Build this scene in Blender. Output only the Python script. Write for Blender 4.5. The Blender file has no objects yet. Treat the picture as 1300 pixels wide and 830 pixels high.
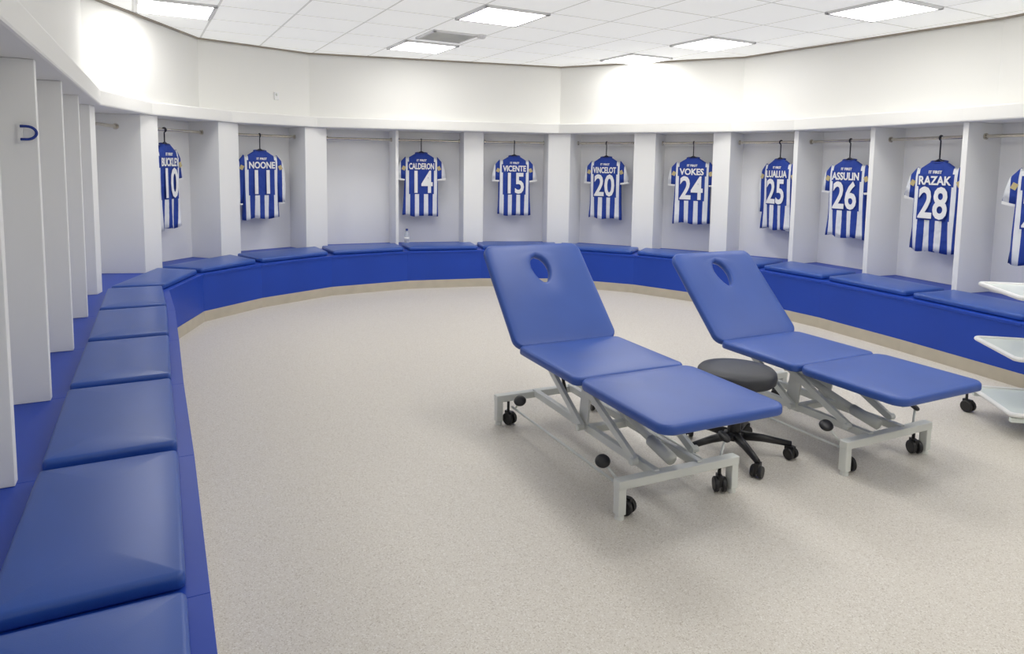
import bpy, bmesh, math, random
from mathutils import Matrix, Vector
random.seed(7)
scene=bpy.context.scene; COL=scene.collection
PI=math.pi
# ------------------------------------------------------------------ materials
def newmat(name,color,rough=.5,metal=0.0,spec=.5):
    m=bpy.data.materials.new(name); m.use_nodes=True
    b=m.node_tree.nodes["Principled BSDF"]
    b.inputs["Base Color"].default_value=(*color,1); b.inputs["Roughness"].default_value=rough
    b.inputs["Metallic"].default_value=metal; b.inputs["Specular IOR Level"].default_value=spec
    return m,m.node_tree,b
def N(nt,t,**kw):
    n=nt.nodes.new(t)
    for k,v in kw.items(): setattr(n,k,v)
    return n
def vary(nt,b,color,scale,amt,detail=1):
    tc=N(nt,"ShaderNodeTexCoord"); no=N(nt,"ShaderNodeTexNoise"); no.inputs["Scale"].default_value=scale; no.inputs["Detail"].default_value=detail
    nt.links.new(tc.outputs["Object"],no.inputs["Vector"])
    r=N(nt,"ShaderNodeValToRGB"); r.color_ramp.elements[0].position=.3; r.color_ramp.elements[1].position=.7
    r.color_ramp.elements[0].color=(*[c*(1-amt) for c in color],1); r.color_ramp.elements[1].color=(*[min(1,c*(1+amt)) for c in color],1)
    nt.links.new(no.outputs["Fac"],r.inputs["Fac"]); nt.links.new(r.outputs["Color"],b.inputs["Base Color"])
    return tc,no
def bump(nt,b,scale,strength,dist=.002,kind="noise"):
    tc=N(nt,"ShaderNodeTexCoord")
    if kind=="noise":
        t=N(nt,"ShaderNodeTexNoise"); t.inputs["Detail"].default_value=2; out=t.outputs["Fac"]
    else:
        t=N(nt,"ShaderNodeTexVoronoi"); out=t.outputs["Distance"]
    t.inputs["Scale"].default_value=scale
    nt.links.new(tc.outputs["Object"],t.inputs["Vector"])
    bp=N(nt,"ShaderNodeBump"); bp.inputs["Strength"].default_value=strength; bp.inputs["Distance"].default_value=dist
    nt.links.new(out,bp.inputs["Height"]); nt.links.new(bp.outputs["Normal"],b.inputs["Normal"])
def simple(name,color,rough=.5,metal=0,vs=3,va=.03,bs=None,bst=.1,bd=.002,kind="noise",spec=.5):
    m,nt,b=newmat(name,color,rough,metal,spec); vary(nt,b,color,vs,va)
    if bs: bump(nt,b,bs,bst,bd,kind)
    return m
M_wall=simple("white wall paint",(.85,.845,.815),.75,vs=1.2,va=.01,spec=.3)
M_lam=simple("white laminate board",(.91,.91,.895),.5,vs=1.5,va=.01,spec=.35)
M_lam2=simple("pale grey laminate back",(.90,.90,.905),.55,vs=1.5,va=.01,spec=.3)
M_vinyl=simple("blue upholstery vinyl",(.024,.084,.37),.32,vs=4,va=.05,bs=420,bst=.10,bd=.001,kind="vor")
M_vinyl2=simple("blue treatment table vinyl",(.028,.084,.36),.38,vs=4,va=.05,bs=420,bst=.10,bd=.001,kind="vor")
M_bench=simple("blue bench laminate",(.012,.058,.42),.42,vs=2,va=.04,spec=.35)
M_plinth=simple("beige skirting vinyl",(.52,.47,.38),.5,vs=9,va=.06)
M_chrome=simple("brushed steel",(.62,.58,.50),.25,1.0,vs=30,va=.05)
M_grey=simple("light grey powder coat",(.72,.74,.71),.38,vs=6,va=.02)
M_black=simple("black plastic",(.012,.012,.014),.4,vs=20,va=.1)
M_dark=simple("black stool vinyl",(.022,.024,.032),.45,vs=8,va=.1,bs=300,bst=.1,kind="vor")
M_trol=simple("white enamel",(.78,.84,.81),.2,vs=3,va=.01)
M_navy=simple("dark hanger plastic",(.01,.012,.03),.35,vs=20,va=.1)
M_trim=simple("ceiling edge trim",(.32,.28,.23),.5,vs=5,va=.04)
M_white_print=simple("white print",(.86,.86,.86),.6,vs=20,va=.02)
M_blue_print=simple("blue print",(.012,.040,.28),.6,vs=20,va=.05)
M_badge=simple("gold sleeve badge print",(.55,.45,.22),.5,vs=20,va=.05)
M_alu=simple("diffuser frame",(.82,.82,.82),.4,vs=5,va=.02)
TH=math.radians(29); L1=(-.11,5.88); G=.6
def ceiling_mat():
    m,nt,b=newmat("mineral fibre ceiling tiles with added fill glow",(.8,.8,.78),.8)
    tc=N(nt,"ShaderNodeTexCoord"); mp=N(nt,"ShaderNodeMapping"); mp.vector_type='TEXTURE'
    mp.inputs["Location"].default_value=(L1[0],L1[1],0); mp.inputs["Rotation"].default_value=(0,0,TH); mp.inputs["Scale"].default_value=(G,G,G)
    nt.links.new(tc.outputs["Object"],mp.inputs["Vector"])
    sp=N(nt,"ShaderNodeSeparateXYZ"); nt.links.new(mp.outputs["Vector"],sp.inputs[0])
    def line(o):
        a=N(nt,"ShaderNodeMath",operation='ADD'); a.inputs[1].default_value=100.5; nt.links.new(o,a.inputs[0])
        f=N(nt,"ShaderNodeMath",operation='FRACT'); nt.links.new(a.outputs[0],f.inputs[0])
        s=N(nt,"ShaderNodeMath",operation='SUBTRACT'); s.inputs[1].default_value=.5; nt.links.new(f.outputs[0],s.inputs[0])
        ab=N(nt,"ShaderNodeMath",operation='ABSOLUTE'); nt.links.new(s.outputs[0],ab.inputs[0])
        g=N(nt,"ShaderNodeMath",operation='GREATER_THAN'); g.inputs[1].default_value=.483; nt.links.new(ab.outputs[0],g.inputs[0])
        return g.outputs[0]
    mx=N(nt,"ShaderNodeMath",operation='MAXIMUM'); nt.links.new(line(sp.outputs[0]),mx.inputs[0]); nt.links.new(line(sp.outputs[1]),mx.inputs[1])
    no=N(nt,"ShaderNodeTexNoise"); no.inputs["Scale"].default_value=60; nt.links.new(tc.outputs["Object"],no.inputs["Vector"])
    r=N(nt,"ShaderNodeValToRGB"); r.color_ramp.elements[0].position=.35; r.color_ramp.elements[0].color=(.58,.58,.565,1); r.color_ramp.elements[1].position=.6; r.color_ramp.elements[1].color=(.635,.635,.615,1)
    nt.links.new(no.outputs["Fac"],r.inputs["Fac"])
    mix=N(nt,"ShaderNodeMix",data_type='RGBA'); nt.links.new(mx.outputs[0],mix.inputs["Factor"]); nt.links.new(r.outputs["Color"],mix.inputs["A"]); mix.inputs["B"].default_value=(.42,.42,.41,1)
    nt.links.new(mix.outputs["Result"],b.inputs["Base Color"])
    nt.links.new(mix.outputs["Result"],b.inputs["Emission Color"]); b.inputs["Emission Strength"].default_value=.70  # tiles are no lamp; this added glow stands in for soft ambient fill
    return m
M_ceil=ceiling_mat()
def floor_mat():
    m,nt,b=newmat("speckled safety vinyl floor",(.6,.56,.5),.40)
    tc=N(nt,"ShaderNodeTexCoord")
    v1=N(nt,"ShaderNodeTexVoronoi"); v1.inputs["Scale"].default_value=280
    nt.links.new(tc.outputs["Object"],v1.inputs["Vector"])
    sp=N(nt,"ShaderNodeSeparateColor"); nt.links.new(v1.outputs["Color"],sp.inputs[0])
    r=N(nt,"ShaderNodeValToRGB"); e=r.color_ramp.elements
    e[0].position=0; e[0].color=(.48,.43,.37,1); e[1].position=1; e[1].color=(.78,.755,.71,1)
    for p_,c_ in ((.08,(.52,.47,.405)),(.15,(.635,.595,.53)),(.84,(.67,.63,.57)),(.94,(.76,.73,.68))):
        k=e.new(p_); k.color=(*c_,1)
    nt.links.new(sp.outputs[0],r.inputs["Fac"])
    nt.links.new(r.outputs["Color"],b.inputs["Base Color"])
    return m
M_floor=floor_mat()
def shirt_mat():
    m,nt,b=newmat("striped jersey fabric",(.1,.2,.7),.75)
    tc=N(nt,"ShaderNodeTexCoord"); sp=N(nt,"ShaderNodeSeparateXYZ"); nt.links.new(tc.outputs["Object"],sp.inputs[0])
    def mth(op,a,bv=None):
        n=N(nt,"ShaderNodeMath",operation=op)
        if hasattr(a,"is_output"): nt.links.new(a,n.inputs[0])
        else: n.inputs[0].default_value=a
        if bv is not None:
            if hasattr(bv,"is_output"): nt.links.new(bv,n.inputs[1])
            else: n.inputs[1].default_value=bv
        return n.outputs[0]
    s=mth('COSINE',mth('MULTIPLY',sp.outputs[0],2*PI/.108))
    blue=mth('GREATER_THAN',s,-.08)
    ax=mth('ABSOLUTE',sp.outputs[0])
    pan=mth('MULTIPLY',mth('LESS_THAN',ax,.150),mth('MULTIPLY',mth('GREATER_THAN',sp.outputs[2],.262),mth('LESS_THAN',sp.outputs[1],0.0)))
    pan2=mth('MULTIPLY',mth('LESS_THAN',ax,.165),mth('MULTIPLY',mth('GREATER_THAN',sp.outputs[2],.545),mth('MULTIPLY',mth('LESS_THAN',sp.outputs[2],.65),mth('LESS_THAN',sp.outputs[1],0.0))))
    blue=mth('MAXIMUM',blue,mth('MAXIMUM',pan,pan2))
    mix=N(nt,"ShaderNodeMix",data_type='RGBA'); nt.links.new(blue,mix.inputs["Factor"])
    mix.inputs["A"].default_value=(.80,.82,.85,1); mix.inputs["B"].default_value=(.012,.048,.32,1)
    nt.links.new(mix.outputs["Result"],b.inputs["Base Color"])
    no=N(nt,"ShaderNodeTexNoise"); no.inputs["Scale"].default_value=9; nt.links.new(tc.outputs["Object"],no.inputs["Vector"])
    bp=N(nt,"ShaderNodeBump"); bp.inputs["Strength"].default_value=.8; bp.inputs["Distance"].default_value=.04
    nt.links.new(no.outputs["Fac"],bp.inputs["Height"]); nt.links.new(bp.outputs["Normal"],b.inputs["Normal"])
    return m
M_shirt=shirt_mat()
M_em=bpy.data.materials.new("light diffuser glow"); M_em.use_nodes=True
_b=M_em.node_tree.nodes["Principled BSDF"]; _b.inputs["Emission Color"].default_value=(1,.985,.95,1); _b.inputs["Emission Strength"].default_value=13
M_glass,_nt,_b=newmat("clear bottle plastic",(.85,.9,.95),.08); _b.inputs["Transmission Weight"].default_value=.6
# ------------------------------------------------------------------ mesh helpers
def mk(name,verts,faces,mat,parent=None,smooth=False,off=None,bevel=0):
    """off: None = vertices are already local; Vector-like = subtract; Matrix = world->local"""
    me=bpy.data.meshes.new(name)
    if off is None: vv=verts
    elif isinstance(off,Matrix): vv=[tuple(off@Vector(v)) for v in verts]
    else: vv=[(v[0]-off[0],v[1]-off[1],v[2]-off[2]) for v in verts]
    me.from_pydata(vv,[],faces)
    bm=bmesh.new(); bm.from_mesh(me); bmesh.ops.recalc_face_normals(bm,faces=bm.faces)
    bm.to_mesh(me); bm.free()
    if smooth:
        for p in me.polygons: p.use_smooth=True
    me.materials.append(mat)
    o=bpy.data.objects.new(name,me); COL.objects.link(o)
    if parent: o.parent=parent
    if bevel:
        md=o.modifiers.new("b","BEVEL"); md.width=bevel; md.segments=2; md.limit_method='ANGLE'
    return o
class Geo:
    def __init__(s): s.v=[]; s.f=[]
    def add(s,v,f):
        k=len(s.v); s.v+= [tuple(q) for q in v]; s.f+=[[i+k for i in q] for q in f]; return s
    def prism(s,poly,z0,z1):
        n=len(poly); v=[(p[0],p[1],z0) for p in poly]+[(p[0],p[1],z1) for p in poly]
        f=[list(range(n))[::-1],list(range(n,2*n))]+[[i,(i+1)%n,n+(i+1)%n,n+i] for i in range(n)]
        return s.add(v,f)
    def strip(s,pi,po,z0,z1):
        n=len(pi); v=[]
        for a,b in zip(pi,po): v+=[(a[0],a[1],z0),(b[0],b[1],z0),(b[0],b[1],z1),(a[0],a[1],z1)]
        f=[]
        for i in range(n-1):
            k=4*i
            for j in range(4): f.append([k+j,k+(j+1)%4,k+4+(j+1)%4,k+4+j])
        f.append([0,1,2,3]); f.append([4*n-4,4*n-3,4*n-2,4*n-1])
        return s.add(v,f)
    def box(s,c,d,rot=None):
        v=[Vector((x*d[0]/2,y*d[1]/2,z*d[2]/2)) for x in(-1,1) for y in(-1,1) for z in(-1,1)]
        if rot: v=[rot@q for q in v]
        v=[(q[0]+c[0],q[1]+c[1],q[2]+c[2]) for q in v]
        return s.add(v,[[0,1,3,2],[4,6,7,5],[0,4,5,1],[2,3,7,6],[0,2,6,4],[1,5,7,3]])
    def beam(s,a,b,w,h):
        a=Vector(a); b=Vector(b); d=(b-a); L=d.length; q=d.to_track_quat('Y','Z').to_matrix()
        return s.box((a+b)/2,(w,L,h),q)
    def tube(s,pts,r,seg=10,caps=True):
        pts=[Vector(p) for p in pts]; n=len(pts); rr=r if isinstance(r,(list,tuple)) else [r]*n
        t0=(pts[1]-pts[0]).normalized(); up=Vector((0,0,1)) if abs(t0.z)<.9 else Vector((1,0,0))
        x=t0.cross(up).normalized(); v=[]
        for i,p in enumerate(pts):
            t=((pts[min(i+1,n-1)]-pts[max(i-1,0)])).normalized()
            x=(x-t*x.dot(t)).normalized(); y=t.cross(x)
            for k in range(seg):
                a=2*PI*k/seg; v.append(p+x*math.cos(a)*rr[i]+y*math.sin(a)*rr[i])
        f=[[i*seg+k,i*seg+(k+1)%seg,(i+1)*seg+(k+1)%seg,(i+1)*seg+k] for i in range(n-1) for k in range(seg)]
        if caps: f+=[list(range(seg))[::-1],list(range((n-1)*seg,n*seg))]
        return s.add(v,f)
    def lathe(s,prof,c=(0,0,0),seg=32,rot=None):
        v=[];n=len(prof)
        for r,z in prof:
            for k in range(seg):
                a=2*PI*k/seg; q=Vector((r*math.cos(a),r*math.sin(a),z))
                if rot: q=rot@q
                v.append((q[0]+c[0],q[1]+c[1],q[2]+c[2]))
        f=[[i*seg+k,i*seg+(k+1)%seg,(i+1)*seg+(k+1)%seg,(i+1)*seg+k] for i in range(n-1) for k in range(seg)]
        f+=[list(range(seg))[::-1],list(range((n-1)*seg,n*seg))]
        return s.add(v,f)
    def loops(s,loops,close_top=True,close_bottom=True,ring=False):
        m=len(loops[0]); v=[p for l in loops for p in l]; n=len(loops); f=[]
        for i in range(n if ring else n-1):
            j=(i+1)%n
            f+=[[i*m+k,i*m+(k+1)%m,j*m+(k+1)%m,j*m+k] for k in range(m)]
        if not ring:
            if close_bottom: f.append(list(range(m))[::-1])
            if close_top: f.append(list(range((n-1)*m,n*m)))
        return s.add(v,f)
    def make(s,name,mat,parent=None,smooth=False,off=None,bevel=0): return mk(name,s.v,s.f,mat,parent,smooth,off,bevel)
RX90=Matrix.Rotation(PI/2,3,'X'); RY90=Matrix.Rotation(PI/2,3,'Y')
def root(name,loc,label,cat,group=None,rz=0):
    e=bpy.data.objects.new(name,None); e.empty_display_size=.1; COL.objects.link(e); e.location=loc; e.rotation_euler=(0,0,rz)
    tag(e,label,cat,group); return e
def inv(loc,rz): return (Matrix.Translation(loc)@Matrix.Rotation(rz,4,'Z')).inverted()
def tag(o,label,cat,group=None):
    o["label"]=label; o["category"]=cat
    if group: o["group"]=group
def struct(o): o["kind"]="structure"; return o
def rloop(quad,inset,r,z,seg=5):
    """rounded inset quad (ccw) as a loop of points"""
    q=[Vector(p) for p in quad]; n=4; pts=[]
    lines=[]
    for i in range(4):
        a,b=q[i],q[(i+1)%4]; d=(b-a).normalized(); nn=Vector((-d.y,d.x)); lines.append((a+nn*inset,d))
    cs=[]
    for i in range(4):
        p,d=lines[i-1]; p2,d2=lines[i]
        den=d.x*d2.y-d.y*d2.x; t=((p2.x-p.x)*d2.y-(p2.y-p.y)*d2.x)/den; cs.append(p+d*t)
    rr=max(r-inset,.004)
    for i in range(4):
        c=cs[i]; a=c+(cs[i-1]-c).normalized()*rr; b=c+(cs[(i+1)%4]-c).normalized()*rr
        for k in range(seg+1):
            t=k/seg; w=.62
            p=a*(1-t)**2+c*2*t*(1-t)*w+b*t*t; p=p/((1-t)**2+2*t*(1-t)*w+t*t)
            pts.append((p.x,p.y,z))
        nx=cs[(i+1)%4]; b2=nx+(c-nx).normalized()*rr
        for k in range(1,6):
            p=b.lerp(b2,k/6); pts.append((p.x,p.y,z))
    return pts
def padlevels(t,bul=.008):
    return [(.02,0),(.004,.003),(0,.010),(0,t-.016),(.002,t-.008),(.007,t-.002),(.016,t),(.05,t+bul*.5),(.10,t+bul*.85),(.17,t+bul)]
def pad(quad,z,t,r=.03,bul=.008):
    g=Geo(); g.loops([rloop(quad,i,r,z+h) for i,h in padlevels(t,bul)]); return g
# ------------------------------------------------------------------ path utilities
def offset(path,d):
    """positive = into the room (right hand side of the direction of travel)"""
    out=[];n=len(path)
    for i,p in enumerate(path):
        ns=[]
        for a,b in ((i-1,i),(i,i+1)):
            if a>=0 and b<n:
                dx=path[b][0]-path[a][0]; dy=path[b][1]-path[a][1]; L=math.hypot(dx,dy); ns.append((dy/L,-dx/L))
        if len(ns)==2:
            mx,my=ns[0][0]+ns[1][0],ns[0][1]+ns[1][1]; k=2/(mx*mx+my*my); mx*=k; my*=k
        else: mx,my=ns[0]
        out.append((p[0]+mx*d,p[1]+my*d))
    return out
ZB=.435; ZS=1.845; ZC=2.69; DEP=.40
Mv=[(-.76,.54),(-1.15,1.30),(-1.54,2.06),(-1.94,2.82),(-2.33,3.58),(-2.73,4.35),(-3.12,5.12),(-3.27,6.19),(-2.965,7.17),(-2.275,7.96),(-1.41,8.38),(-.49,8.595),(.585,8.70),(1.59,8.255),(2.385,7.79),(2.98,7.27),(3.37,6.48),(3.68,5.63),(3.98,4.77),(4.28,3.91)]
BF=[(-.31,.77),(-.70,1.53),(-1.09,2.29),(-1.49,3.05),(-1.88,3.81),(-2.28,4.58),(-2.68,5.30),(-2.76,6.08),(-2.47,6.72),(-1.95,7.38),(-1.2,7.84),(-.36,8.08),(.60,8.15),(1.40,7.80),(2.03,7.27),(2.46,6.80),(2.82,6.18),(3.13,5.40),(3.43,4.53),(3.73,3.66)]
OU=offset(Mv,-DEP-.02)
# ------------------------------------------------------------------ room shell
U=[(.0,-.95),(-3.09,5.15),(-3.25,6.19),(-2.93,7.17),(-2.27,7.93),(.57,8.66),(2.42,7.68),(2.94,7.22),(3.64,5.60),(4.24,3.86),(4.60,3.0),(4.60,-.95)]
U2=[(-.09,-.95),(-3.26,5.27),(-3.22,7.10),(-2.35,7.98),(.59,8.81),(2.58,7.82),(3.95,5.68),(4.56,3.9),(4.80,3.0),(4.80,-.95)]
LW=[(-.12,-.7)]+OU+[(4.95,3.0),(4.95,-.95)]
lo_in=offset(LW,-.012); lo_out=offset(LW,-.11); up_out=offset(U2,-.10)
def wallpart(name,u0,u1,l0,l1):
    g=Geo(); g.strip(U2[u0:u1+1],up_out[u0:u1+1],ZS+.11,ZC+.02)
    g.strip(lo_in[l0:l1+1],lo_out[l0:l1+1],0,ZS)
    return struct(g.make(name,M_wall))
wallpart("wall_left",0,1,0,7); wallpart("wall_back",1,5,7,16); wallpart("wall_right",5,9,16,len(LW)-1)
g=Geo(); g.box((2.2,-1.0,1.34),(6.2,.1,2.68)); struct(g.make("wall_front",M_wall))
ub=offset(U,.022); uo=offset(U,-.66)
g=Geo(); g.strip(ub,uo,ZS,ZS+.12); struct(g.make("trim_1",M_wall,bevel=.012))
g=Geo(); g.strip(offset(U2,.016),offset(U2,-.01),ZC-.018,ZC-.001); struct(g.make("trim_2",M_trim))
g=Geo(); g.box((.8,4.1,-.05),(10.4,11.6,.1)); struct(g.make("floor",M_floor))
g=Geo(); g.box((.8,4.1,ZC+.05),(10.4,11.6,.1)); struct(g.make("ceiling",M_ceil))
ca,sa=math.cos(TH),math.sin(TH)
def tile(i,j): return (L1[0]+G*(i*ca-j*sa),L1[1]+G*(i*sa+j*ca))
LT=[(0,0),(0,3),(4,0),(4,-3),(4,2),(-4,2),(0,-3),(0,-6),(4,-6),(-1,-9),(4,-9),(7,-6)]  # later entries lie out of view, added on the grid for fill light
for i,j in LT:
    x,y=tile(i,j)
    r=root("ceiling_light",(x,y,ZC),"square recessed ceiling panel light with glowing white diffuser","ceiling light","recessed ceiling panel lights",TH)
    g=Geo(); g.box((0,0,-.012),(.53,.53,.008)); g.make("diffuser",M_em,r)
    g=Geo()
    for sx in (-1,1):
        g.box((sx*.281,0,-.008),(.03,.592,.018)); g.box((0,sx*.281,-.008),(.592,.03,.018))
    g.make("frame",M_alu,r)
r=root("air_vent",(-.66,6.82,ZC),"square slatted white ceiling air vent grille","air vent",rz=TH)
g=Geo()
for s_ in (-1,1): g.box((s_*.22,0,-.008),(.03,.47,.02)); g.box((0,s_*.22,-.008),(.47,.03,.02))
g.make("frame",M_alu,r)
g=Geo()
for k in range(9): g.box((0,-.18+k*.045,-.012),(.42,.012,.02),Matrix.Rotation(.6,3,'X'))
g.make("slats",M_grey,r); g=Geo(); g.box((0,0,-.003),(.42,.42,.004)); g.make("dark_opening",M_dark,r)
g=Geo(); g.lathe([(.05,0),(.05,-.015),(.035,-.035),(.01,-.04)],(0,0,0)); o=g.make("smoke_detector",M_alu,smooth=True); o.location=(-.32,6.75,ZC-.001); tag(o,"small round white smoke detector on the tiled ceiling","smoke detector")
r=root("wall_sensor",(-2.64,7.70,2.17),"small white sensor box on the upper white wall","sensor",rz=math.atan2(.88,.87))
g=Geo(); g.box((0,-.012,0),(.055,.030,.085)); g.make("housing",M_alu,r,bevel=.004)
g=Geo(); g.lathe([(.016,0),(.012,.008),(.003,.012)],(0,-.027,.015),16,Matrix.Rotation(PI/2,3,'X')); g.make("lens",M_grey,r,smooth=True)
# ------------------------------------------------------------------ lockers
cells=[((-1.15,1.30),(-1.54,2.06)),((-1.54,2.06),(-1.94,2.82)),((-1.94,2.82),(-2.33,3.58)),((-2.33,3.58),(-2.73,4.35)),((-2.73,4.35),(-3.12,5.10)),
 ((-3.13,5.16),(-3.28,6.08)),((-3.24,6.30),(-3.0,7.03)),((-2.91,7.31),(-2.37,7.86)),((-2.18,8.06),(-1.41,8.38)),((-1.41,8.38),(-.61,8.57)),
 ((-.37,8.62),(.447,8.72)),((.72,8.68),(1.455,8.31)),((1.69,8.20),(2.28,7.87)),((2.43,7.72),(2.98,7.27)),((2.98,7.27),(3.37,6.48)),((3.37,6.48),(3.68,5.63)),((3.68,5.63),(3.98,4.77)),((3.98,4.77),(4.28,3.91))]
def outn(a,b):
    dx,dy=b[0]-a[0],b[1]-a[1]; L=math.hypot(dx,dy); return (-dy/L,dx/L),(dx/L,dy/L),L
def add2(p,n,d): return (p[0]+n[0]*d,p[1]+n[1]*d)
for i,(A,B) in enumerate(cells):
    n,d,L=outn(A,B); c=add2(((A[0]+B[0])/2,(A[1]+B[1])/2),n,DEP/2); base=(c[0],c[1],ZB); rz=math.atan2(d[1],d[0]); IM=inv(base,rz)
    e=root("locker_cubicle",base,"open white laminate locker cubicle with hanging rail above bench","locker","open changing room locker cubicles",rz)
    g=Geo(); g.prism([add2(A,n,DEP-.02),add2(B,n,DEP-.02),add2(B,n,DEP),add2(A,n,DEP)],ZB+.001,ZS-.001); g.make("back_panel",M_lam2,e,off=IM)
    def divider(P1,n1,P2,n2):
        g=Geo(); g.prism([P1,P2,add2(P2,n2,DEP),add2(P1,n1,DEP)],ZB+.001,ZS-.001); return g.make("side_panel",M_lam,e,off=IM,bevel=.002)
    if i==0: divider(add2(A,d,-.02),n,add2(A,d,.02),n)
    if i+1<len(cells):
        A2,B2=cells[i+1]; n2,d2,_=outn(A2,B2)
        gap=math.hypot(A2[0]-B[0],A2[1]-B[1])
        th=.017 if i in (8,) else .024
        if gap<.1: divider(add2(B,d,-th),n,add2(A2,d2,th),n2)
        else: divider(B,n,A2,n2)
    else: divider(add2(B,d,-.02),n,add2(B,d,.02),n)
    g=Geo(); ra=add2(add2(A,n,.19),d,.025); rb=add2(add2(B,n,.19),d,-.025)
    g.tube([(*ra,1.735),(*rb,1.735)],.0145,12)
    for p,s_ in ((ra,1),(rb,-1)): 
        q=add2(p,d,.012*s_); g.tube([(*p,1.735),(*q,1.735)],.026,12)
    g.make("hanging_rail",M_chrome,e,off=IM)
# ------------------------------------------------------------------ bench + cushions
FP=offset(BF,-.008); KP=offset(BF,-.004)
for i in range(len(Mv)-1):
    nb,db,_=outn(BF[i],BF[i+1])
    c=((BF[i][0]+OU[i+1][0])/2,(BF[i][1]+OU[i+1][1])/2,0); rz=math.atan2(db[1],db[0]); IM=inv(c,rz)
    e=root("bench_unit",c,"blue laminate bench unit with beige skirting below lockers","bench","curved run of blue bench units",rz)
    e1=.0006
    def shr(q): return [add2(q[0],db,e1),add2(q[1],db,-e1),add2(q[2],db,-e1),add2(q[3],db,e1)]
    g=Geo(); g.prism(shr([BF[i],BF[i+1],OU[i+1],OU[i]]),ZB-.022,ZB); g.make("seat_top",M_bench,e,off=IM,bevel=.0015)
    g=Geo(); g.prism([FP[i],FP[i+1],OU[i+1],OU[i]],.095,ZB-.022); g.make("front_panel",M_bench,e,off=IM)
    g=Geo(); g.prism([KP[i],KP[i+1],OU[i+1],OU[i]],0,.095); g.make("plinth",M_plinth,e,off=IM)
    if i>=18: continue
    def bl(u,v,i=i):
        f=Vector(BF[i]).lerp(Vector(BF[i+1]),u); b=Vector(Mv[i]).lerp(Vector(Mv[i+1]),u); return f.lerp(b,v)
    fl=(Vector(BF[i+1])-Vector(BF[i])).length; gu=.028/fl+.006
    vb=.88 if i<7 else .91
    Q=[bl(gu,.10),bl(1-gu,.10),bl(1-gu,vb),bl(gu,vb)]
    cc=bl(.5,.5)
    Q=[(p.x,p.y) for p in Q]
    g=pad(Q,ZB+.001,.044,.020,.008)
    o=g.make("bench_cushion",M_vinyl,smooth=True,off=inv((cc.x,cc.y,ZB),rz)); o.location=(cc.x,cc.y,ZB); o.rotation_euler=(0,0,rz)
    tag(o,"blue padded vinyl seat cushion on the curved bench","cushion","blue bench seat cushions")
# ------------------------------------------------------------------ shirts
def text_mesh(body,size,offs,mat,name,parent,loc,sx=1.0,ext=.001,maxw=None):
    cu=bpy.data.curves.new("txt","FONT"); cu.body=body; cu.size=size; cu.offset=offs; cu.extrude=ext; cu.align_x='CENTER'; cu.resolution_u=3
    t=bpy.data.objects.new("txt",cu); COL.objects.link(t); bpy.context.view_layer.update()
    me=bpy.data.meshes.new_from_object(t.evaluated_get(bpy.context.evaluated_depsgraph_get()))
    bpy.data.objects.remove(t); bpy.data.curves.remove(cu)
    if maxw:
        w=max(v.co.x for v in me.vertices)-min(v.co.x for v in me.vertices); sx=min(sx,maxw/w)
    for v in me.vertices: v.co=Vector((v.co.x*sx,-v.co.z,v.co.y))
    me.materials.clear(); me.materials.append(mat)
    o=bpy.data.objects.new(name,me); COL.objects.link(o); o.parent=parent; o.location=loc; return o
def torso_geo(seed):
    prof=[(0,.216,.030),(.05,.214,.031),(.10,.211,.032),(.16,.208,.033),(.22,.206,.034),(.34,.203,.036),(.46,.201,.038),(.55,.204,.039),(.62,.208,.036),(.665,.196,.033),(.70,.152,.030),(.73,.102,.028),(.752,.066,.026)]
    g=Geo(); loops=[]; m=56
    for z,w,d in prof:
        l=[]; lo=max(0,1-z/.5)
        for k in range(m):
            a=2*PI*k/m; c,s_=math.cos(a),math.sin(a)
            x=w*math.copysign(abs(c)**.62,c); y=d*math.copysign(abs(s_)**.45,s_)
            y+=lo*.018*math.sin(x*38+seed+z*5)*(1 if y<0 else -.6); zz=z-(lo**3)*.012*math.cos(x*25+seed); x+=lo*.012*math.sin(seed*1.7)
            l.append((x,y,zz))
        loops.append(l)
    return g.loops(loops)
def sleeve_loops(sx,long,sw):
    if long: pts=[(.155,.650,.072),(.205,.595,.066),(.235,.50,.056),(.245,.38,.048),(.248,.26,.042),(.246,.175,.037),(.246,.16,.036)]
    else: pts=[(.150,.648,.075),(.193,.598,.076),(.222+sw*.4,.52,.071),(.236+sw*.9,.448,.067),(.239+sw,.428,.065)]
    loops=[]; m=20
    for i,(x,z,r) in enumerate(pts):
        a=pts[max(i-1,0)]; b=pts[min(i+1,len(pts)-1)]
        t=Vector((b[0]-a[0],b[1]-a[1])).normalized(); nx,nz=-t.y,t.x
        if i==0: nx,nz=.55,.83
        l=[]
        for k in range(m):
            an=2*PI*k/m; u=math.cos(an)*r; v=math.copysign(abs(math.sin(an))**.7,math.sin(an))*.024+.004*math.sin(z*60+sw*300)
            l.append(((x+nx*u)*sx,v,z+nz*u))
        loops.append(l)
    return loops
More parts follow.
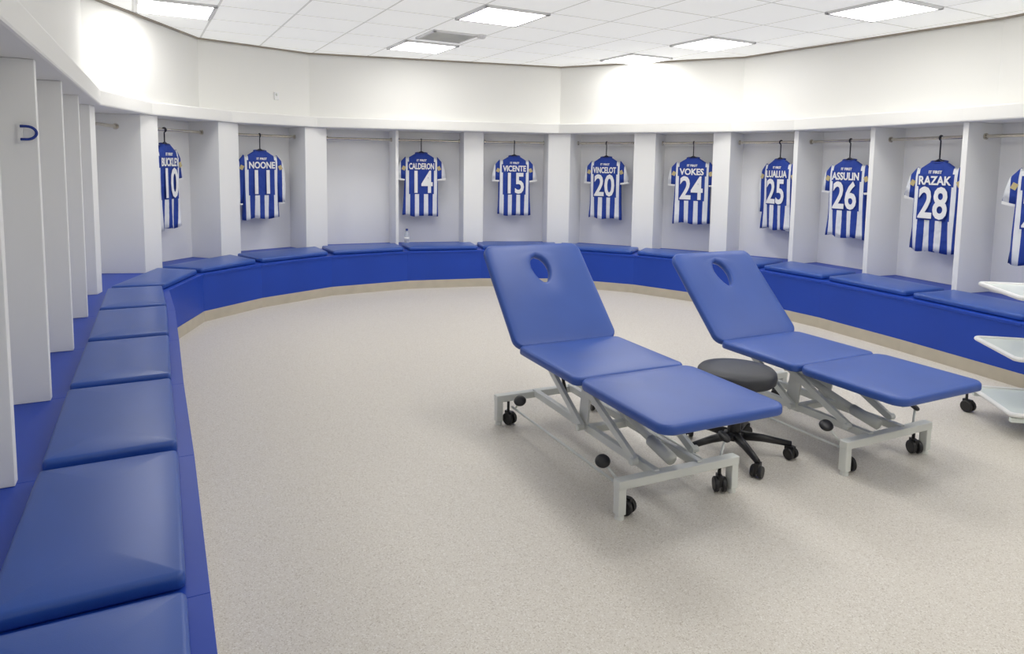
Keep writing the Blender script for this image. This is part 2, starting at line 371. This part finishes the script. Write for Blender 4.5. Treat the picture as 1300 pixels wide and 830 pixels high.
def shirt(cell,t,name,num,top=1.55,scale=1.0,long=False,yaw=0,label=None):
    A,B=cells[cell]; n,d,L=outn(A,B); p=add2(add2(A,d,L*t),n,.19)
    rz=math.atan2(d[1],d[0])+yaw
    zb=top-.765*scale
    lab=label or f"blue and white striped football shirt, back number {num}"
    e=root("football_shirt",(p[0],p[1],zb),lab,"shirt","hanging striped football shirts",rz); e.scale=(scale,)*3
    torso_geo(num).make("torso",M_shirt,e,smooth=True)
    for sx in (-1,1):
        lp=sleeve_loops(sx,long,random.uniform(-.02,.02))
        g=Geo(); g.loops(lp[:-1]); g.make("sleeve",M_shirt,e,smooth=True)
        g=Geo(); g.loops([[(x*1.004,y*1.08,z) for x,y,z in l] for l in lp[-2:]]); g.make("cuff",M_white_print,e)
        g=Geo(); q=lp[1]; cx=sum(p_[0] for p_ in q)/len(q); cz=sum(p_[2] for p_ in q)/len(q)
        g.box((cx+sx*.018,-.0295,cz-.025),(.040,.004,.048),Matrix.Rotation(-.45*sx,3,'Y')); g.make("sleeve_badge",M_badge,e)
    g=Geo(); ring=[(.07*math.cos(a),.026*math.sin(a),.753+.008*math.sin(a)) for a in [2*PI*k/24 for k in range(25)]]
    g.tube(ring,.008,8); g.make("collar",M_blue_print,e,smooth=True)
    if name: text_mesh(name,.100,.0032,M_white_print,"name_lettering",e,(0,-.046,.562),.9,maxw=.30)
    s=str(num)
    text_mesh(s,.365,.015,M_blue_print,"number_outline",e,(0,-.0435,.285),.74)
    text_mesh(s,.365,.008,M_white_print,"number_print",e,(0,-.0470,.285),.74)
    text_mesh("IT FIRST",.034,.0012,M_white_print,"small_lettering",e,(0,-.0395,.655),1)
    h=root("clothes_hanger",(p[0],p[1],top),"dark plastic clothes hanger hooked over steel rail","hanger","dark clothes hangers on rails",rz)
    zt=1.735-top
    arc=[(0,.021*math.cos(a),zt+.021*math.sin(a)) for a in [-PI/2-PI*1.4*k/12 for k in range(13)]]
    g=Geo(); g.tube([(0,0,.0),(0,0,(zt-.021)*.6)]+arc,.006,8); g.make("hook",M_navy,h,smooth=True)
    g=Geo(); g.tube([(-.16,0,-.098),(-.12,0,-.06),(-.05,0,-.018),(0,0,.006),(.05,0,-.018),(.12,0,-.06),(.16,0,-.098)],.011,10); g.make("shoulder_bar",M_navy,h,smooth=True)
shirt(6,.34,"BUCKLEY",10,1.61,1.07,yaw=.30,label="blue and white striped football shirt partly hidden by locker divider")
shirt(7,.42,"NOONE",11,1.575,1.0,True,label="long-sleeved blue and white striped football shirt, NOONE 11")
shirt(9,.38,"CALDERON",14,1.59,1.04)
shirt(10,.50,"VICENTE",15,1.57,1.0,yaw=.05)
shirt(11,.50,"VINCELOT",20,1.57,1.02,yaw=-.05)
shirt(12,.60,"VOKES",24,1.57,1.03)
shirt(13,.69,"LUALUA",25,1.56,1.02,True,yaw=-.50,label="long-sleeved striped football shirt, number 25, partly behind divider")
shirt(14,.57,"ASSULIN",26,1.555,1.03)
shirt(15,.60,"RAZAK",28,1.54,1.05)
shirt(16,.60,"DUNK",29,1.54,1.06,yaw=.08)
h=root("coat_hook",(-1.955,2.775,1.55),"small blue plastic loop hook on white locker divider","hook",rz=math.atan2(.76,-.40))
g=Geo(); g.tube([(-.008,.02,-.026)]+[(-.010,-.034*math.sin(a),-.026*math.cos(a)) for a in [PI*k/12 for k in range(13)]]+[(-.008,.02,.026)],.0055,10); g.make("hook_loop",M_blue_print,h,smooth=True)
g=Geo(); g.box((.001,.022,0),(.010,.016,.075)); g.make("mounting_plate",M_lam,h)
# ------------------------------------------------------------------ bottle
r=root("water_bottle",(-1.31,8.50,ZB),"small clear plastic water bottle with pale label on bench","bottle")
g=Geo(); g.lathe([(.028,0),(.031,.01),(.031,.13),(.024,.155),(.013,.175),(.013,.185)],(0,0,0),20); g.make("bottle_body",M_glass,r,smooth=True)
g=Geo(); g.lathe([(.0315,.06),(.0318,.06),(.0318,.10),(.0315,.10)],(0,0,0),20); g.make("bottle_label",M_lam,r,smooth=True)
g=Geo(); g.lathe([(.015,.18),(.015,.2),(.013,.202)],(0,0,0),16); g.make("cap",M_blue_print,r,smooth=True)
# ------------------------------------------------------------------ treatment tables
def caster_geo(g,x,y,r=.034,zt=.1,yaw=0):
    R=Matrix.Rotation(yaw,3,'Z')
    for s_ in (-1,1):
        c=R@Vector((s_*.017,0,0)); g.lathe([(r*.55,-.010),(r*.9,-.010),(r,-.006),(r,.006),(r*.9,.010),(r*.55,.010)],(x+c.x,y+c.y,r+.001),20,R@RY90)
    q=R@Vector((0,.012,0))
    g.box((x+q.x*.4,y+q.y*.4,r+.018),(.022,.05,.045),R); g.tube([(x+q.x,y+q.y,r+.03),(x+q.x,y+q.y,zt)],.008,8)
def table(org,axis,LL,SL,BL,ang,yf,yr,label,W=.31,ztop=.50,RW=.36):
    ax=Vector(axis).normalized(); rz=math.atan2(-ax.x,ax.y)
    e=root("treatment_table",(org[0],org[1],0),label,"treatment table","blue padded treatment tables",rz)
    T=.042; zt=ztop-T-.006
    def rect(x0,x1,y0,y1): return [(x0,y0),(x1,y0),(x1,y1),(x0,y1)]
    pad(rect(-W,W,0,LL),zt,T,.060,.005).make("leg_pad",M_vinyl2,e,smooth=True)
    pad(rect(-W,W,LL+.012,LL+.012+SL),zt-.004,T,.040,.005).make("seat_pad",M_vinyl2,e,smooth=True)
    WB=W+.008
    base=rect(-WB,WB,0,BL); hc=(0,BL*.735); loops=[]
    def hole(rx,ry,z,ref):
        l=[]
        for p in ref:
            a=math.atan2(p[1]-hc[1],p[0]-hc[0]); yy=math.sin(a)
            l.append((hc[0]+rx*math.cos(a)*(1-.25*(yy<0)*(-yy)),hc[1]+ry*yy,z))
        return l
    for i,h in padlevels(T,.004)[:8]: loops.append(rloop(base,i,.06,h))
    ref=rloop(base,.05,.07,T)
    hl=[(.076,.118,T+.003),(.066,.107,T+.001),(.059,.100,T-.006),(.056,.097,T-.016),(.056,.097,.012),(.061,.102,.002)]
    mid=hole(.076,.118,T+.003,ref)
    for t in (.33,.66): loops.append([tuple(Vector(a).lerp(Vector(b),t)) for a,b in zip(ref,mid)])
    for rx,ry,z in hl: loops.append(hole(rx,ry,z,ref))
    g=Geo(); g.loops(loops,ring=True)
    b=g.make("backrest_pad",M_vinyl2,e,smooth=True); b.location=(0,LL+SL+.03,zt-.002); b.rotation_euler=(ang,0,0)
    yh=LL+SL+.02
    g=Geo()
    for sx in (-1,1):
        g.beam((sx*.20,.06,zt-.015),(sx*.20,yh,zt-.015),.024,.026)
    for y in (.08,LL-.02,LL+.06,yh-.03): g.beam((-.2,y,zt-.015),(.2,y,zt-.015),.024,.026)
    for sx in (-1,1):
        d=Vector((0,math.cos(ang),math.sin(ang))); a=Vector((sx*.20,yh+.03,zt-.03)); g.beam(a,a+d*(BL-.14),.024,.020)
    a=Vector((0,yh+.03,zt-.03))+Vector((0,math.cos(ang),math.sin(ang)))*.30
    g.beam(a-Vector((.2,0,0)),a+Vector((.2,0,0)),.022,.022)
    g.make("upper_frame",M_grey,e,bevel=.003)
    zb=.150
    g=Geo(); g.tube([(.0,yr-.16,zb+.03),tuple(a)],.009,10); g.make("gas_strut",M_black,e,smooth=True)
    g=Geo()
    for y,hw in ((yf,.32),(yr,RW)):
        g.box((0,y,zb),(hw*2,.046,.038))
        for sx in (-1,1): g.box((sx*(hw-.020),y,.080),(.038,.042,.12))
    for sx in (-1,1): g.beam((sx*.115,yf,zb+.008),(sx*.115,yr,zb+.008),.030,.038)
    g.box((0,(yf+yr)/2,zb-.005),(.23,.045,.034))
    g.make("base_frame",M_grey,e,bevel=.004)
    for y,hw in ((yf,.32),(yr,RW)):
        for sx in (-1,1):
            g=Geo(); g.lathe([(.013,.026),(.019,.012),(.020,0)],(sx*(hw-.020),y,0),16); g.make("levelling_foot",M_grey,e)
    ym=(yf+yr)/2
    for sx in (-1,1):
        g=Geo(); g.beam((sx*.155,yf+.10,zb+.03),(sx*.155,ym+.02,zt-.04),.022,.036); g.beam((sx*.155,ym-.02,zb+.02),(sx*.155,yr-.18,zt-.035),.022,.036)
        for c in ((yf+.10,zb+.03),(ym+.02,zt-.04),(ym-.02,zb+.02),(yr-.18,zt-.035)):
            g.lathe([(.016,-.018),(.016,.018)],(sx*.165,c[0],c[1]),14,RY90)
        g.make("lift_arm",M_grey,e,bevel=.003)
    g=Geo(); 
    for sx in (-1,1): g.box((sx*.125,ym,(zb+zt)/2-.01),(.012,.08,zt-zb-.02),Matrix.Rotation(.12,3,'X'))
    g.beam((-.155,ym+.02,zt-.045),(.155,ym+.02,zt-.045),.036,.036)
    g.make("lift_bracket",M_grey,e,bevel=.003)
    g=Geo(); g.tube([(0,yf+.14,zb+.05),(0,yr-.28,zt-.08)],.018,14); g.tube([(0,yf+.05,zb+.03),(0,yf+.2,zb+.06)],.028,14); g.make("actuator",M_grey,e,smooth=True)
    for y,s,hx in ((yf,1,.250),(yr,-1,RW-.080)):
        for sx in (-1,1):
            g=Geo(); caster_geo(g,sx*hx,y+s*.02,.034,.13,random.uniform(-.5,.5)); g.make("caster",M_black,e)
    g=Geo()
    for sx in (-1,1):
        g.tube([(sx*.25,yf+.03,.10),(sx*.27,yr-.03,.10)],.006,8)
        g.tube([(sx*.25,yr-.04,.10),(sx*.32,yr-.24,.215)],.006,8); g.tube([(sx*.25,yf+.04,.10),(sx*.33,yf+.08,.215)],.006,8)
    g.make("pedal_bar",M_grey,e,smooth=True)
    for sx,y in ((-1,yf+.09),(-1,yr-.25),(1,yf+.09)):
        g=Geo(); rr=Matrix.Rotation(.5,3,'X')@Matrix.Rotation(.35*sx,3,'Y'); g.lathe([(.013,-.010),(.029,-.008),(.033,0),(.029,.008),(.013,.011)],(sx*.33,y,.215),20,rr); g.make("foot_pedal",M_black,e,smooth=True)
    return e
table((.855,2.575),(-.425,.905),.632,.612,.695,math.radians(45.5),.29,1.43,"blue padded treatment table, raised backrest with face hole, beside stool",W=.314)
table((1.99,3.04),(-.44,.898),.565,.545,.655,math.radians(45.5),.27,1.20,"blue padded treatment table with raised backrest, nearer the trolley",W=.315,ztop=.46,RW=.32)
# ------------------------------------------------------------------ stool
SC=(1.145,3.38)
e=root("wheeled_stool",(SC[0],SC[1],0),"round black vinyl stool on five-star castor base between tables","stool")
g=Geo(); g.lathe([(.10,.375),(.180,.378),(.191,.388),(.195,.41),(.191,.432),(.180,.444),(.12,.451),(.04,.453)],seg=48); g.make("seat",M_dark,e,smooth=True)
g=Geo(); g.lathe([(.09,.365),(.09,.376)],seg=24); g.lathe([(.014,.16),(.014,.37)],seg=16); g.make("seat_mount",M_black,e)
g=Geo(); g.lathe([(.03,.09),(.034,.10),(.030,.20),(.022,.21),(.022,.30)],seg=20); g.make("gas_column",M_black,e,smooth=True)
g=Geo(); g.lathe([(.04,.075),(.05,.08),(.048,.115),(.03,.12)],seg=24)
angs=[math.radians(a) for a in (-85,-13,59,131,203)]
for a in angs:
    c,s_=math.cos(a),math.sin(a); g.tube([(c*.03,s_*.03,.098),(c*.14,s_*.14,.094),(c*.275,s_*.275,.078)],[.024,.019,.014],10)
g.make("star_base",M_black,e,smooth=True)
for a in angs:
    g=Geo(); caster_geo(g,.275*math.cos(a),.275*math.sin(a),.029,.08,a+.8); g.make("caster",M_black,e)
g=Geo(); g.tube([(0,0,.355),(.12,.06,.352),(.18,.09,.35)],.005,8); g.make("height_lever",M_black,e,smooth=True)
# ------------------------------------------------------------------ trolley
TA=math.atan2(-.2,.98)
e=root("instrument_trolley",(2.80,4.05,0),"white three-tier wheeled instrument trolley with flat trays near bench","trolley",rz=TA)
Wt,Dt=.66,.48
for z,nm in ((.785,"top_tray"),(.455,"middle_tray"),(.15,"bottom_tray")):
    g=Geo(); q=[(0,-Dt),(Wt,-Dt),(Wt,0),(0,0)]
    g.loops([rloop(q,0,.022,z-.016),rloop(q,0,.022,z-.002),rloop(q,.004,.022,z),rloop(q,.02,.022,z)])
    g.make(nm,M_trol,e,bevel=.001)
    g=Geo(); lp=rloop(q,-.004,.026,z-.002); g.tube(lp+[lp[0],lp[1]],.013,10,caps=False); g.make("tray_rim",M_alu,e,smooth=True)
for x,y in ((.40,-.03),(.40,-Dt+.03),(.60,-.03),(.60,-Dt+.03)):
    g=Geo(); g.tube([(x,y,.10),(x,y,.80)],.013,12); g.make("post",M_trol,e,smooth=True)
g=Geo()
for y in (-.02,-Dt+.02): g.beam((.0,y,.115),(Wt,y,.115),.025,.025)
for x in (.05,Wt-.05): g.beam((x,-.02,.115),(x,-Dt+.02,.115),.025,.02)
g.make("base_rail",M_trol,e,bevel=.003)
for x,y in ((-.02,-.02),(Wt,-.02),(.26,-Dt+.02),(Wt,-Dt+.02)):
    g=Geo(); caster_geo(g,x,y,.035,.11,.6); g.make("caster",M_black,e)
# ------------------------------------------------------------------ camera, world
H=1.45; f=870.0; ppx,ppy=650.0,291.0; pitch=math.atan(82/870); roll=0.014
cam=bpy.data.cameras.new("camera"); co=bpy.data.objects.new("camera",cam); COL.objects.link(co)
cam.sensor_width=36; cam.sensor_fit='HORIZONTAL'; cam.lens=f/1300*36; cam.shift_y=-(415-ppy)/1300; cam.clip_start=.05
co.matrix_world=Matrix.Translation((0,0,H))@Matrix.Rotation(PI/2-pitch,4,'X')@Matrix.Rotation(roll,4,'Z')
scene.camera=co
w=bpy.data.worlds.new("world"); scene.world=w; w.use_nodes=True; w.node_tree.nodes["Background"].inputs[0].default_value=(.9,.95,1,1); w.node_tree.nodes["Background"].inputs[1].default_value=.5
scene.view_settings.view_transform='Standard'
